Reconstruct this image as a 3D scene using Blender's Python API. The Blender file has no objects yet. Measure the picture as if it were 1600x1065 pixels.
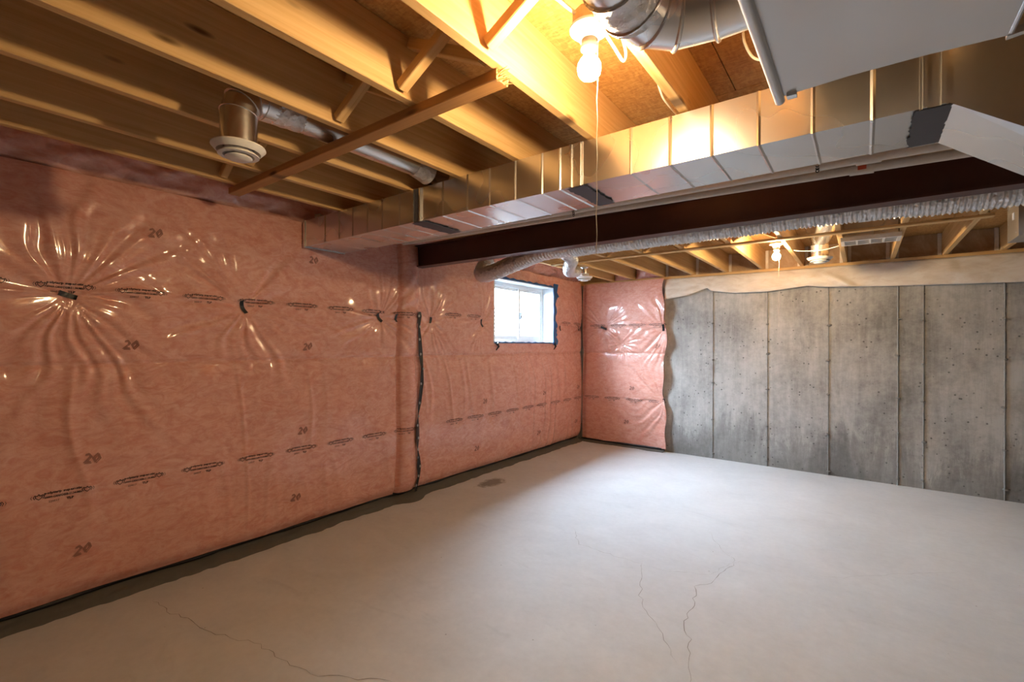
import bpy, math, random
import numpy as np
from mathutils import Vector, Matrix
random.seed(7)
SC = bpy.context.scene
COL = SC.collection
PI = math.pi

# ------------------------------------------------------------------ camera
F_PX, YAW, PITCH, ROLL, CAM_H = 729.2, math.radians(36.92), math.radians(.265), math.radians(.36), 1.45
_f = Vector((-math.sin(YAW)*math.cos(PITCH), math.cos(YAW)*math.cos(PITCH), math.sin(PITCH)))
_r = Vector((math.cos(YAW), math.sin(YAW), 0)); _u = _r.cross(_f)
AX = math.cos(ROLL)*_r + math.sin(ROLL)*_u
AY = -math.sin(ROLL)*_r + math.cos(ROLL)*_u
cam_d = bpy.data.cameras.new('camera'); cam = bpy.data.objects.new('camera', cam_d); COL.objects.link(cam)
cam_d.sensor_width = 36; cam_d.lens = 36*F_PX/1600; cam_d.clip_start = .02
cam.matrix_world = Matrix(((AX.x, AY.x, -_f.x, 0), (AX.y, AY.y, -_f.y, 0), (AX.z, AY.z, -_f.z, CAM_H), (0, 0, 0, 1)))
SC.camera = cam
def at(px, py, axis, val):
    """photo pixel -> point on the plane axis = val"""
    d = (px-800)/F_PX*AX - (py-532.5)/F_PX*AY + _f
    o = Vector((0, 0, CAM_H)); i = 'xyz'.index(axis)
    return o + d*((val-o[i])/d[i])

# ------------------------------------------------------------------ world, daylight, exposure
W = bpy.data.worlds.new('world'); SC.world = W; W.use_nodes = True
bgn = W.node_tree.nodes['Background']
bgn.inputs[0].default_value = (.72, .87, 1, 1); bgn.inputs[1].default_value = 145.0
SC.view_settings.view_transform = 'Standard'; SC.view_settings.look = 'None'
SC.view_settings.gamma = 1; SC.view_settings.use_curve_mapping = False
SC.view_settings.exposure = 0.25
BULB_NEAR, BULB_FAR = 800.0, 800.0
def portal(name, loc, direction, sx, sy):
    l = bpy.data.lights.new(name, 'AREA'); l.shape = 'RECTANGLE'; l.size = sx; l.size_y = sy
    l.cycles.is_portal = True
    o = bpy.data.objects.new(name, l); COL.objects.link(o); o.location = loc
    o.rotation_euler = Vector(direction).to_track_quat('-Z', 'Z').to_euler()
portal('window_daylight', (-3.62, 4.81, 1.83), (1, 0, 0), 1.3, .74)

# ------------------------------------------------------------------ helpers
class MB:
    def __init__(s): s.v = []; s.f = []
    def add(s, v, f):
        n = len(s.v); s.v += [tuple(p) for p in v]; s.f += [tuple(i+n for i in q) for q in f]; return s
    def box(s, a, b):
        x0, y0, z0 = a; x1, y1, z1 = b
        return s.add([(x0,y0,z0),(x1,y0,z0),(x1,y1,z0),(x0,y1,z0),(x0,y0,z1),(x1,y0,z1),(x1,y1,z1),(x0,y1,z1)],
                     [(0,3,2,1),(4,5,6,7),(0,1,5,4),(1,2,6,5),(2,3,7,6),(3,0,4,7)])
    def hexa(s, p):
        return s.add(p, [(0,3,2,1),(4,5,6,7),(0,1,5,4),(1,2,6,5),(2,3,7,6),(3,0,4,7)])
    def tube(s, path, r, n=12, caps=True, flat=1.0):
        P = [Vector(p) for p in path]; m = len(P)
        R = r if hasattr(r, '__len__') else [r]*m
        T = [(P[min(i+1, m-1)]-P[max(i-1, 0)]).normalized() for i in range(m)]
        up = Vector((0,0,1)) if abs(T[0].z) < .9 else Vector((0,1,0))
        a = T[0].cross(up).normalized(); V = []
        for i in range(m):
            a = (a - T[i]*a.dot(T[i])).normalized(); b = a.cross(T[i])
            for k in range(n):
                t = 2*PI*k/n
                V.append(P[i] + R[i]*(math.cos(t)*a + flat*math.sin(t)*b))
        Fc = [(i*n+k, (i+1)*n+k, (i+1)*n+(k+1)%n, i*n+(k+1)%n) for i in range(m-1) for k in range(n)]
        if caps: Fc += [tuple(range(n)), tuple((m-1)*n+k for k in reversed(range(n)))]
        return s.add(V, Fc)
    def lathe(s, prof, n=24, o=(0,0,0), caps=True):
        V = [(o[0]+r*math.cos(2*PI*k/n), o[1]+r*math.sin(2*PI*k/n), o[2]+z) for r, z in prof for k in range(n)]
        m = len(prof)
        Fc = [(i*n+k, i*n+(k+1)%n, (i+1)*n+(k+1)%n, (i+1)*n+k) for i in range(m-1) for k in range(n)]
        if caps: Fc += [tuple(reversed(range(n))), tuple((m-1)*n+k for k in range(n))]
        return s.add(V, Fc)
    def build(s, name, mat, parent=None, smooth=False):
        me = bpy.data.meshes.new(name); me.from_pydata(s.v, [], s.f); me.update()
        return link(name, me, mat, parent, smooth)
def link(name, me, mat, parent=None, smooth=False):
    o = bpy.data.objects.new(name, me); COL.objects.link(o)
    if mat and not me.materials: me.materials.append(mat)
    if smooth:
        me.polygons.foreach_set('use_smooth', [True]*len(me.polygons))
        if smooth != 'all': me.set_sharp_from_angle(angle=math.radians(40))
    if parent: o.parent = parent
    return o
def tag(o, label, cat, group=None):
    o['label'] = label; o['category'] = cat
    if group: o['group'] = group
    return o
def struct(o): o['kind'] = 'structure'; return o
def thing(name, label, cat, loc=(0,0,0), group=None):
    o = bpy.data.objects.new(name, None); COL.objects.link(o); o.location = loc; o.empty_display_size = .1
    return tag(o, label, cat, group)
def copy_tree(o, parent=None):
    c = o.copy(); COL.objects.link(c); c.parent = parent
    for ch in list(o.children): copy_tree(ch, c)
    return c
def grid(us, vs, fn, skip=None):
    """numpy sheet: fn(U, V) -> X, Y, Z arrays"""
    U, V = np.meshgrid(us, vs, indexing='ij'); X, Y, Z = fn(U, V)
    nv = len(vs); co = np.stack([X, Y, Z], -1).reshape(-1, 3)
    i, j = np.meshgrid(np.arange(len(us)-1), np.arange(nv-1), indexing='ij')
    a = i*nv+j; q = np.stack([a, a+nv, a+nv+1, a+1], -1)
    if skip is not None:
        uc = (us[:-1]+us[1:])/2; vc = (vs[:-1]+vs[1:])/2
        q = q[~skip(*np.meshgrid(uc, vc, indexing='ij'))]
    return co, q.reshape(-1, 4)
def np_mesh(name, co, q):
    me = bpy.data.meshes.new(name); me.vertices.add(len(co)); me.vertices.foreach_set('co', co.astype(np.float32).ravel())
    me.loops.add(q.size); me.loops.foreach_set('vertex_index', q.astype(np.int32).ravel())
    me.polygons.add(len(q)); me.polygons.foreach_set('loop_start', np.arange(0, q.size, 4, dtype=np.int32))
    me.update(calc_edges=True); me.validate(); return me
def vn(x, y, seed=0):
    """smooth value noise 0..1"""
    x = np.asarray(x, float); y = np.asarray(y, float)
    xi = np.floor(x).astype(np.int64); yi = np.floor(y).astype(np.int64); fx = x-xi; fy = y-yi
    def hsh(a, b):
        n = (a*374761393 + b*668265263 + seed*974711) & 0x7fffffff
        n = ((n ^ (n >> 13))*1274126177) & 0x7fffffff
        return ((n ^ (n >> 16)) & 0xffff)/65535.
    u = fx*fx*(3-2*fx); v = fy*fy*(3-2*fy)
    return (hsh(xi,yi)*(1-u)+hsh(xi+1,yi)*u)*(1-v) + (hsh(xi,yi+1)*(1-u)+hsh(xi+1,yi+1)*u)*v

# ------------------------------------------------------------------ materials
class Mat:
    def __init__(s, name):
        s.m = bpy.data.materials.new(name); s.m.use_nodes = True; s.t = s.m.node_tree
        s.p = s.t.nodes['Principled BSDF']; s.tc = s.t.nodes.new('ShaderNodeTexCoord'); s.co = s.tc.outputs['Object']
    def n(s, typ, **kw):
        nd = s.t.nodes.new('ShaderNode'+typ)
        for k, v in kw.items():
            if k in nd.inputs: s.put(nd.inputs[k], v)
            else: setattr(nd, k, v)
        return nd
    def put(s, inp, v):
        if isinstance(v, bpy.types.NodeSocket): s.t.links.new(v, inp)
        else: inp.default_value = v
    def map(s, scale=(1,1,1), loc=(0,0,0), rot=(0,0,0), src=None, rnd=False):
        c = src or s.co
        if rnd:
            oi = s.n('ObjectInfo'); mu = s.n('Math', operation='MULTIPLY'); s.put(mu.inputs[0], oi.outputs['Random']); mu.inputs[1].default_value = 37.
            ad = s.n('VectorMath', operation='ADD'); s.put(ad.inputs[0], c); s.put(ad.inputs[1], mu.outputs[0]); c = ad.outputs[0]
        m = s.n('Mapping'); s.put(m.inputs['Vector'], c); m.inputs['Scale'].default_value = scale
        m.inputs['Location'].default_value = loc; m.inputs['Rotation'].default_value = rot; return m.outputs[0]
    def noise(s, vec, scale=5, detail=4, rough=.55, dist=0):
        nd = s.n('TexNoise'); s.put(nd.inputs['Vector'], vec); nd.inputs['Scale'].default_value = scale
        nd.inputs['Detail'].default_value = detail; nd.inputs['Roughness'].default_value = rough; nd.inputs['Distortion'].default_value = dist
        return nd.outputs['Fac']
    def voro(s, vec, scale=5, out='Distance', **kw):
        nd = s.n('TexVoronoi', **kw); s.put(nd.inputs['Vector'], vec); nd.inputs['Scale'].default_value = scale; return nd.outputs[out]
    def ramp(s, fac, stops):
        nd = s.n('ValToRGB'); s.put(nd.inputs[0], fac); cr = nd.color_ramp
        while len(cr.elements) < len(stops): cr.elements.new(.5)
        for e, (p, c) in zip(cr.elements, stops):
            e.position = p; e.color = (c, c, c, 1) if not hasattr(c, '__len__') else (*c, 1)
        return nd.outputs[0]
    def mix(s, fac, a, b, mode='MIX'):
        nd = s.n('Mix', data_type='RGBA', blend_type=mode); s.put(nd.inputs[0], fac)
        for i, v in ((6, a), (7, b)):
            if isinstance(v, tuple): v = (*v, 1)
            s.put(nd.inputs[i], v)
        return nd.outputs[2]
    def math(s, op, a, b=0.):
        nd = s.n('Math', operation=op); s.put(nd.inputs[0], a); s.put(nd.inputs[1], b); return nd.outputs[0]
    def bump(s, h, strength=.3, dist=.01):
        nd = s.n('Bump'); s.put(nd.inputs['Height'], h); nd.inputs['Strength'].default_value = strength; nd.inputs['Distance'].default_value = dist
        s.put(s.p.inputs['Normal'], nd.outputs[0])
    def set(s, **kw):
        for k, v in kw.items():
            k = k.replace('_', ' ')
            s.put(s.p.inputs[k], (*v, 1) if isinstance(v, tuple) and len(v) == 3 else v)
        return s
def plain(name, c, rough=.6, metal=0., **kw):
    a = Mat(name); v = a.noise(a.co, 40, 3)
    a.set(Base_Color=a.mix(v, tuple(x*.88 for x in c), tuple(min(1, x*1.1) for x in c)), Roughness=rough, Metallic=metal, **kw); return a.m
def wood(name, c0, c1, dark):
    a = Mat(name); v = a.map((1,1,1), rnd=True)
    g = a.noise(a.map((38, 1.1, 38), src=v), 1, 5, .6, 1.2)
    big = a.noise(a.map((6, .7, 6), src=v), 1, 3, .5, .5)
    col = a.mix(a.ramp(g, [(.3, 0.), (.7, 1.)]), c0, c1)
    col = a.mix(a.math('MULTIPLY', big, .35), col, dark)
    kn = a.voro(a.map((.3, 2.2, 8), src=v), 1)
    col = a.mix(a.ramp(kn, [(.05, 1.), (.075, .7), (.12, 0.)]), col, tuple(x*.35 for x in dark))
    a.set(Base_Color=col, Roughness=.62); a.bump(g, .12, .004); return a.m
M = {}
M['wood'] = wood('spruce_lumber', (.62, .37, .14), (.80, .55, .27), (.42, .2, .055))
M['strap'] = wood('strapping_lumber', (.42, .2, .065), (.56, .29, .1), (.26, .1, .025))
def osb():
    a = Mat('oriented_strand_board'); v = a.map((1,1,1))
    f = a.voro(a.map((22, 75, 22)), 1.6, 'Color'); f2 = a.voro(a.map((60, 20, 22), rot=(0,0,.6)), 1.7, 'Color')
    n = a.noise(a.map((30, 90, 30), rot=(0,0,.3)), 1, 4, .6, 1)
    s1 = a.n('SeparateColor'); a.put(s1.inputs[0], f); s2 = a.n('SeparateColor'); a.put(s2.inputs[0], f2)
    m = a.math('ADD', a.math('MULTIPLY', s1.outputs[0], .5), a.math('MULTIPLY', s2.outputs[1], .5))
    c = a.ramp(m, [(.1, (.46, .23, .07)), (.5, (.56, .31, .1)), (.9, (.64, .38, .14))])
    c = a.mix(a.ramp(n, [(.55, 0.), (.75, .55)]), c, (.26, .11, .03))
    a.set(Base_Color=c, Roughness=.7); a.bump(n, .25, .004); return a.m
M['osb'] = osb()
def pink(name, c0, c1, c2):
    a = Mat(name); w = a.noise(a.co, 2.2, 3, .5)
    fib = a.noise(a.map((7, 7, 13), rot=(.35, .35, 0)), 1.6, 6, .68, 1.6)
    fib2 = a.noise(a.map((1, 1, 2.2)), 3.2, 8, .72, 2.8)
    c = a.mix(a.ramp(fib, [(.33, 0.), (.68, 1.)]), c0, c1)
    c = a.mix(a.ramp(fib2, [(.46, 0.), (.72, .75)]), c, c2)
    c = a.mix(a.math('MULTIPLY', w, .25), c, c0)
    cr = a.noise(a.map((1,1,1)), 34, 4, .6, .8)
    a.set(Base_Color=c, Roughness=.55, Coat_Weight=1., Coat_Roughness=.1); a.bump(cr, .2, .006); return a.m
M['pink'] = pink('pink_insulation_under_poly', (.75, .325, .25), (.88, .54, .47), (.61, .21, .145))
M['pinkbatt'] = pink('pink_batt', (.75, .325, .25), (.88, .54, .47), (.61, .21, .145))
def concrete(name, lo, hi, wall):
    a = Mat(name); n1 = a.noise(a.co, 1.3, 6, .62, .4); n2 = a.noise(a.co, 22, 6, .7)
    if wall:
        st = a.noise(a.map((7, 7, .7)), 1.6, 6, .7, .5); n3 = a.noise(a.map((60, 60, 2.)), 1.5, 3, .6)
        m = a.math('ADD', a.math('MULTIPLY', n1, .55), a.math('ADD', a.math('MULTIPLY', st, .3), a.math('MULTIPLY', n2, .25)))
        c = a.mix(a.ramp(m, [(.42, 0.), (.64, 1.)]), lo, hi)
        c = a.mix(a.ramp(n3, [(.5, 0.), (.8, .22)]), c, lo)
        # damp stains rising from the slab, with ragged streaked outline
        sx = a.n('SeparateXYZ'); a.put(sx.inputs[0], a.co)
        edge = a.math('ADD', a.math('MULTIPLY', a.noise(a.map((2.4, 2.4, .5)), 1.5, 7, .78, .5), 2.1), -.62)
        d = a.math('SUBTRACT', edge, sx.outputs[2])
        c = a.mix(a.ramp(d, [(.0, 0.), (.1, .3), (.5, .62)]), c, tuple(x*.52 for x in lo))
        hole = a.voro(a.map((1, 1, 1)), 17); gate = a.noise(a.co, 2.4, 2)
        h = a.math('MULTIPLY', a.ramp(hole, [(.1, 1.), (.17, 0.)]), a.ramp(gate, [(.42, 0.), (.52, 1.)]))
        c = a.mix(a.math('MULTIPLY', h, .75), c, tuple(x*.22 for x in lo))
        a.set(Base_Color=c, Roughness=.78); a.bump(a.math('SUBTRACT', a.math('MULTIPLY', n2, .5), h), .45, .006)
    else:
        sw = a.noise(a.map((1, 1, 1)), 1.1, 5, .6, 2.2); sm = a.noise(a.map((1.2, 4, 1), rot=(0, 0, .6)), 1.5, 5, .7, 1.)
        m = a.math('ADD', a.math('MULTIPLY', n1, .35), a.math('ADD', a.math('MULTIPLY', sw, .35), a.math('MULTIPLY', n2, .3)))
        c = a.mix(a.ramp(m, [(.35, 0.), (.66, 1.)]), lo, hi)
        c = a.mix(a.ramp(sm, [(.58, 0.), (.75, .3)]), c, tuple(x*.7 for x in lo))
        # the one dark damp blotch near the wall foot
        off = a.n('VectorMath', operation='SUBTRACT'); a.put(off.inputs[0], a.co); off.inputs[1].default_value = (-3.08, 3.76, 0)
        ln = a.n('VectorMath', operation='LENGTH'); a.put(ln.inputs[0], a.map((8, 4.6, 1), src=off.outputs[0], rot=(0, 0, -.5)))
        bl = a.math('ADD', ln.outputs['Value'], a.math('MULTIPLY', a.math('SUBTRACT', a.noise(a.co, 14, 4, .7), .5), 1.6))
        c = a.mix(a.ramp(bl, [(.55, .75), (.95, 0.)]), c, (.12, .11, .1))
        sp = a.voro(a.co, 6.5); c = a.mix(a.ramp(sp, [(.02, .6), (.035, 0.)]), c, (.16, .15, .14))
        a.set(Base_Color=c, Roughness=.6); a.bump(n2, .12, .004)
    return a.m
M['wallc'] = concrete('poured_concrete_wall', (.21, .206, .2), (.5, .49, .475), True)
M['seam'] = plain('form_seam_grout', (.27, .265, .255), .85)
M['floorc'] = concrete('trowelled_concrete_floor', (.54, .56, .59), (.69, .71, .74), False)
def galv(name, c, r0, r1, metal=1., sp=0):
    a = Mat(name); n = a.noise(a.map((1, 1, 1)), 4, 1, .4)
    a.set(Base_Color=c, Metallic=metal, Roughness=a.ramp(n, [(.3, r0), (.7, r1)])); return a.m
M['galv'] = galv('galvanised_duct_steel', (.72, .72, .73), .25, .31)
M['galvw'] = galv('dull_galvanised_steel', (.72, .73, .75), .42, .55, .75, 200)
M['pipe'] = galv('bright_round_duct_steel', (.78, .77, .77), .24, .29, 1., 200)
def foil():
    a = Mat('crinkled_foil'); n = a.voro(a.map((1,1,1)), 48, 'Distance'); n2 = a.noise(a.co, 60, 4, .7, 1)
    a.set(Base_Color=(.8, .8, .82), Metallic=.85, Roughness=.3); a.bump(a.math('ADD', n, n2), .7, .008); return a.m
M['foil'] = foil()
def rust():
    a = Mat('red_oxide_primer'); n = a.noise(a.co, 6, 5, .65)
    a.set(Base_Color=a.mix(n, (.06, .018, .014), (.12, .04, .03)), Roughness=.45); return a.m
M['steel'] = rust()
M['pvc'] = plain('cream_pvc', (.66, .6, .54), .35)
M['white'] = plain('white_enamel', (.8, .78, .76), .35)
M['porcelain'] = plain('porcelain', (.82, .79, .74), .2)
M['vinyl'] = plain('white_vinyl', (.8, .83, .86), .35)
M['cable'] = plain('white_cable_sheath', (.82, .78, .7), .4)
M['string'] = plain('pull_cord', (.75, .7, .62), .7)
M['black'] = plain('black_tape', (.012, .012, .016), .4)
M['ink'] = plain('printing_ink', (.03, .018, .02), .55)
M['inkfade'] = plain('stamped_ink', (.36, .16, .125), .6)
M['blue'] = plain('blue_tape', (.03, .14, .36), .4)
M['mastic'] = plain('grey_duct_sealant', (.065, .065, .08), .55)
M['crackm'] = plain('crack_dark_grey', (.2, .195, .19), .9)  # plain dark grey for the flat ribbons that draw the slab cracks
M['dot'] = plain('grey_staple_washer', (.4, .4, .42), .4, .3)
M['red'] = plain('red_label', (.55, .08, .03), .5)
M['strapblk'] = plain('black_strap', (.02, .015, .012), .5)
M['brassbox'] = plain('zinc_octagon_box', (.42, .36, .27), .4, .7)
def wrap():
    a = Mat('white_sill_membrane'); n = a.noise(a.map((2, 2, 5)), 2.5, 5, .65, .6)
    a.set(Base_Color=a.ramp(n, [(.3, (.66, .56, .47)), (.55, (.8, .73, .66)), (.8, (.84, .81, .77))]), Roughness=.45); a.bump(n, .3, .01); return a.m
M['wrap'] = wrap()
def rim():
    a = Mat('poly_over_rim_board'); n = a.noise(a.co, 4, 5, .65, 1.); b = a.noise(a.co, 11, 4, .6, 1.5)
    a.set(Base_Color=a.mix(a.ramp(n, [(.4, 0.), (.65, 1.)]), (.4, .25, .14), (.55, .4, .28)), Roughness=.5, Coat_Weight=.6, Coat_Roughness=.2)
    a.bump(b, .4, .01); return a.m
M['rim'] = rim()
def glass():
    a = Mat('window_glass'); t = a.t; out = t.nodes['Material Output']
    tr = a.n('BsdfTransparent'); tr.inputs[0].default_value = (.95, .98, 1, 1); gl = a.n('BsdfGlossy'); gl.inputs['Roughness'].default_value = .02
    lw = a.n('LayerWeight'); pw = a.math('ADD', a.math('MULTIPLY', a.math('POWER', lw.outputs['Facing'], 4.), .8), .05); mx = a.n('MixShader')
    a.put(mx.inputs[0], pw); a.put(mx.inputs[1], tr.outputs[0]); a.put(mx.inputs[2], gl.outputs[0]); a.put(out.inputs[0], mx.outputs[0]); return a.m
M['glass'] = glass()
def lamp(name, c, s):
    a = Mat(name); a.set(Base_Color=(.9, .9, .9), Emission_Color=c, Emission_Strength=s); return a.m
M['bulb1'] = lamp('lit_bulb', (1, .71, .38), BULB_NEAR)
M['bulb2'] = lamp('lit_bulb_far', (1, .71, .38), BULB_FAR)
M['wellm'] = galv('corrugated_galvanised_steel', (.6, .63, .66), .45, .6, .5)
M['gravel'] = plain('gravel', (.35, .34, .32), .9)

# ------------------------------------------------------------------ setting
XL, XF, YB, ZC = -3.38, -3.47, 6.30, 2.595       # blanket face, foundation face, back wall, underside of subfloor
XR, YR = 3.6, -3.4
WY0, WY1, WZ0, WZ1 = 4.14, 5.41, 1.46, 2.20       # basement window opening
flo = struct(MB().box((XF-.3, YR-.3, -.12), (XR+.3, YB+.3, 0)).build('floor', M['floorc']))
w = MB(); xo = XF-.22
w.box((xo, YR-.2, 0), (XF, WY0, 2.32)); w.box((xo, WY1, 0), (XF, YB+.25, 2.32))
w.box((xo, WY0, 0), (XF, WY1, WZ0)); w.box((xo, WY0, WZ1), (XF, WY1, 2.32))
struct(w.build('wall_left', M['wallc']))
wb = struct(MB().box((XF, YB, 0), (XR, YB+.25, 2.32)).build('wall_back', M['wallc']))
struct(MB().box((XR, YR-.2, 0), (XR+.2, YB+.25, ZC)).build('wall_right', M['wallc']))
struct(MB().box((XF, YR-.2, 0), (XR, YR, ZC)).build('wall_rear', M['wallc']))
# rim boards closing the joist space above the foundation
struct(MB().box((XF-.22, YR-.2, 2.32), (XF-.18, YB+.25, ZC)).build('trim_1', M['wood']))
# subfloor sheets
ceil = struct(MB().box((XF-.25, YR-.2, .019), (XR+.2, YB+.25, .06)).build('ceiling', M['osb'])); ceil.location = (0, 0, ZC)
ys = [YR-.2, -2.6, -.16, 2.28, 4.72, YB+.25]
for i in range(5):
    xs = [XF-.25] + [x for x in np.arange(-2.9 - (.61 if i % 2 else 0), XR, 1.22) if XF < x < XR] + [XR+.2]
    for j in range(len(xs)-1):
        MB().box((xs[j]+.002, ys[i]+.002, 0), (xs[j+1]-.002, ys[i+1]-.002, .018)).build('subfloor_sheet', M['osb'], ceil)
# form seams and tie stubs on the poured wall
SEAMX = [-1.525, -.91, -.305, .295, .495, 1.07, 1.68, 2.29, 2.9]
tie = MB().lathe([(.016, 0), (.014, .005), (.010, .012), (.008, .03), (.003, .032)], 8)
tie_me = None
for i, x in enumerate(SEAMX):
    n = 40; zs = np.linspace(0.0, 2.3, n); s = MB(); ww = .005 + .003*(i in (3, 5))
    for k in range(n-1):
        j = [ww*(.5+.9*random.random()) for _ in range(4)]; d = [.007+.009*random.random() for _ in range(2)]
        s.add([(x-j[0], YB, zs[k]), (x+j[1], YB, zs[k]), (x+j[3], YB, zs[k+1]), (x-j[2], YB, zs[k+1]), (x, YB-d[0], zs[k]), (x, YB-d[1], zs[k+1])],
              [(0, 4, 5, 3), (4, 1, 2, 5)])
    s.build('form_seam', M['seam'], wb)
    for z in (.09, .5, .92, 1.3, 1.72):
        o = tie.build('tie_stub', M['wallc'], wb) if tie_me is None else link('tie_stub', tie_me, None, wb)
        tie_me = o.data
        o.location = (x + random.uniform(-.008, .008), YB+.001, z + random.uniform(-.05, .05)); o.rotation_euler = (PI/2, random.uniform(-.3, .3), random.uniform(-.2, .2))
        o.scale = (random.uniform(.9, 1.8), random.uniform(.6, 1.), 1)
# slab cracks
def crack(pts, wd):
    P = [Vector((p[0], p[1], 0)) for p in pts]; Q = []
    for a, b in zip(P[:-1], P[1:]):
        n = max(2, int((b-a).length/.035)); pr = Vector((-(b-a).y, (b-a).x, 0)).normalized()
        for k in range(n): Q.append(a.lerp(b, k/n) + pr*random.uniform(-.012, .012))
    Q.append(P[-1]); s = MB(); V = []; m = len(Q)
    for i, q in enumerate(Q):
        t = (Q[min(i+1, m-1)]-Q[max(i-1, 0)]).normalized(); pr = Vector((-t.y, t.x, 0)); hw = wd*random.uniform(.3, 1)*min(1, (min(i, m-1-i)+.3)/4)
        V += [q+pr*hw+Vector((0, 0, .0012)), q-pr*hw+Vector((0, 0, .0012))]
    s.add(V, [(2*i, 2*i+1, 2*i+3, 2*i+2) for i in range(m-1)]); s.build('crack', M['crackm'], flo)
def px_floor(l): return [at(x, y, 'z', 0) for x, y in l]
crack(px_floor([(238, 935), (262, 955), (298, 970), (310, 982), (350, 992), (372, 1001), (400, 1003), (425, 1020), (452, 1040), (480, 1045), (497, 1056), (530, 1053), (560, 1060), (610, 1062), (640, 1075)]), .0016)
crack(px_floor([(1158, 876), (1130, 890), (1118, 908), (1087, 916), (1083, 945), (1070, 970), (1069, 985), (1078, 998), (1078, 1020), (1073, 1035), (1077, 1070)]), .0019)
crack(px_floor([(895, 825), (905, 850), (960, 868), (1002, 880), (1003, 905), (1000, 930), (1010, 955), (1030, 980), (1040, 1000), (1060, 1040)]), .0012)
crack(px_floor([(1105, 828), (1125, 855), (1150, 876), (1110, 897), (1050, 893), (1000, 882)]), .0009)
crack(px_floor([(1260, 895), (1300, 903), (1390, 898), (1500, 893)]), .0009)

# ------------------------------------------------------------------ pink insulation blanket, left wall
STAP = [(.563, 1.69, .62), (1.442, 1.685, .52), (2.565, 1.665, .45), (3.17, 1.67, .3), (3.94, 1.67, .3), (-.6, 1.69, .45), (6.20, 1.68, .25)]
def wrinkles(u, v, staples, seed):
    h = np.zeros_like(u)
    for i, (su, sv, R) in enumerate(staples):
        du = u-su; dv = v-sv; r = np.hypot(du, dv)+1e-6; th = np.arctan2(dv, du)
        h -= .034*np.exp(-(r/.11)**1.1)
        ph = 3*vn((th+4)*1.2, th*0+i, seed+i) + .9*vn(r*5, th*2, seed+31)
        wv = np.sin(17*th + 6*ph) + .6*np.sin(29*th + 9*ph)
        wv = np.sign(wv)*np.abs(wv)**.8
        gate = .25 + 1.1*vn((th+4)*1.7, r*2, seed+7*i)
        h += .012*wv*gate*(r/.1)/(1+(r/.1))*np.exp(-(r/R)**2.2)
    return h
def crease(d, w): return np.exp(-(d/w)**2)
def hl(y, z):
    lo = np.clip((z-.08)/1.24, 0, 1); hi = np.clip((z-1.32)/1.03, 0, 1)
    h = .022*np.sin(PI*lo)**.7 + .026*np.sin(PI*hi)**.7
    h += .026*(vn(y*1.4, z*1.4, 3)-.5) + .016*(vn(y*4+.5, z*3.2, 5)-.5) + .005*(vn(y*9, z*8, 6)-.5)
    f = vn(y*8 + 1.4*vn(y*1.5, z*2, 9) + .8*z, z*.9, 8); g = np.clip(vn(y*1.1, z*.8, 10)*2-.5, 0, 1)*np.clip((1.5-z)*2, .15, 1)
    h += .014*np.clip(1-np.abs(2*f-1)*2.2, 0, 1)**1.5*g
    h += wrinkles(y, z, STAP, 11)
    tick = vn(y*26, z*0, 14)
    h -= .012*crease(z-1.32, .007) + .006*tick*crease(z-1.30, .05)
    col = np.clip((y-2.775)/.21, 0, 1); h += .042*np.sin(PI*col)**.6*np.clip(2.4-z, 0, 1)**.1
    h -= .03*crease(y-2.765, .014)
    m = np.clip(np.maximum(np.maximum(WY0-y, y-WY1), np.maximum(WZ0-z, z-WZ1))/.09, 0, 1)
    h = h*m + .012*(1-m)
    h -= .01*crease(y-6.235, .03)
    h -= .025*np.clip((.16-z)/.08, 0, 1)**2
    return np.maximum(h, -.07)
YE = 6.235
us = np.unique(np.round(np.concatenate([np.arange(YR, 0, .05), np.arange(0, 3.6, .009), np.arange(3.6, YE, .014), [WY0, WY1, YE]]), 5))
vs = np.unique(np.round(np.concatenate([np.arange(.075, 2.35, .010), [WZ0, WZ1, 2.35]]), 5))
co, q = grid(us, vs, lambda u, v: (XL+hl(u, v), u, v), lambda u, v: (u > WY0) & (u < WY1) & (v > WZ0) & (v < WZ1))
BL = thing('insulation_blanket', 'pink insulation under wrinkled clear poly covering the long wall with the window', 'insulation')
link('poly_sheet', np_mesh('poly_sheet', co, q), M['pink'], BL, 'all')
# bottom hem and thickness behind the face
def hem(pts, r, name, par):
    MB().tube(pts, r, 8).build(name, M['black'], par, 'all')
hem([(XL-.028+float(hl(np.array(y), np.array(.08)))*.9, y, .062+.006*math.sin(y*9)) for y in np.arange(YR, 6.26, .06)], .014, 'bottom_hem', BL)
_t = {}
def text2d(s, bold=0.):
    if (s, bold) not in _t:
        cu = bpy.data.curves.new('t', 'FONT'); cu.body = s; cu.size = 1; cu.resolution_u = 1; cu.offset = bold; cu.fill_mode = 'FRONT'
        ob = bpy.data.objects.new('t', cu); COL.objects.link(ob); dg = bpy.context.evaluated_depsgraph_get(); dg.update()
        me = ob.evaluated_get(dg).to_mesh(); V = np.array([v.co[:2] for v in me.vertices]); Fc = [tuple(p.vertices) for p in me.polygons]
        ob.evaluated_get(dg).to_mesh_clear(); bpy.data.objects.remove(ob); bpy.data.curves.remove(cu)
        V -= V.min(0); _t[(s, bold)] = (V, Fc)
    return _t[(s, bold)]
def put_text(acc, s, u, v, width, height, bold=0., rot=0.):
    V, Fc = text2d(s, bold); V = V/V.max(0)*np.array([width, height])
    if rot: c, n = math.cos(rot), math.sin(rot); V = V @ np.array([[c, n], [-n, c]])
    k = len(acc[0]); acc[0].extend((V+np.array([u, v])).tolist()); acc[1].extend(tuple(i+k for i in f) for f in Fc)
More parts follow.
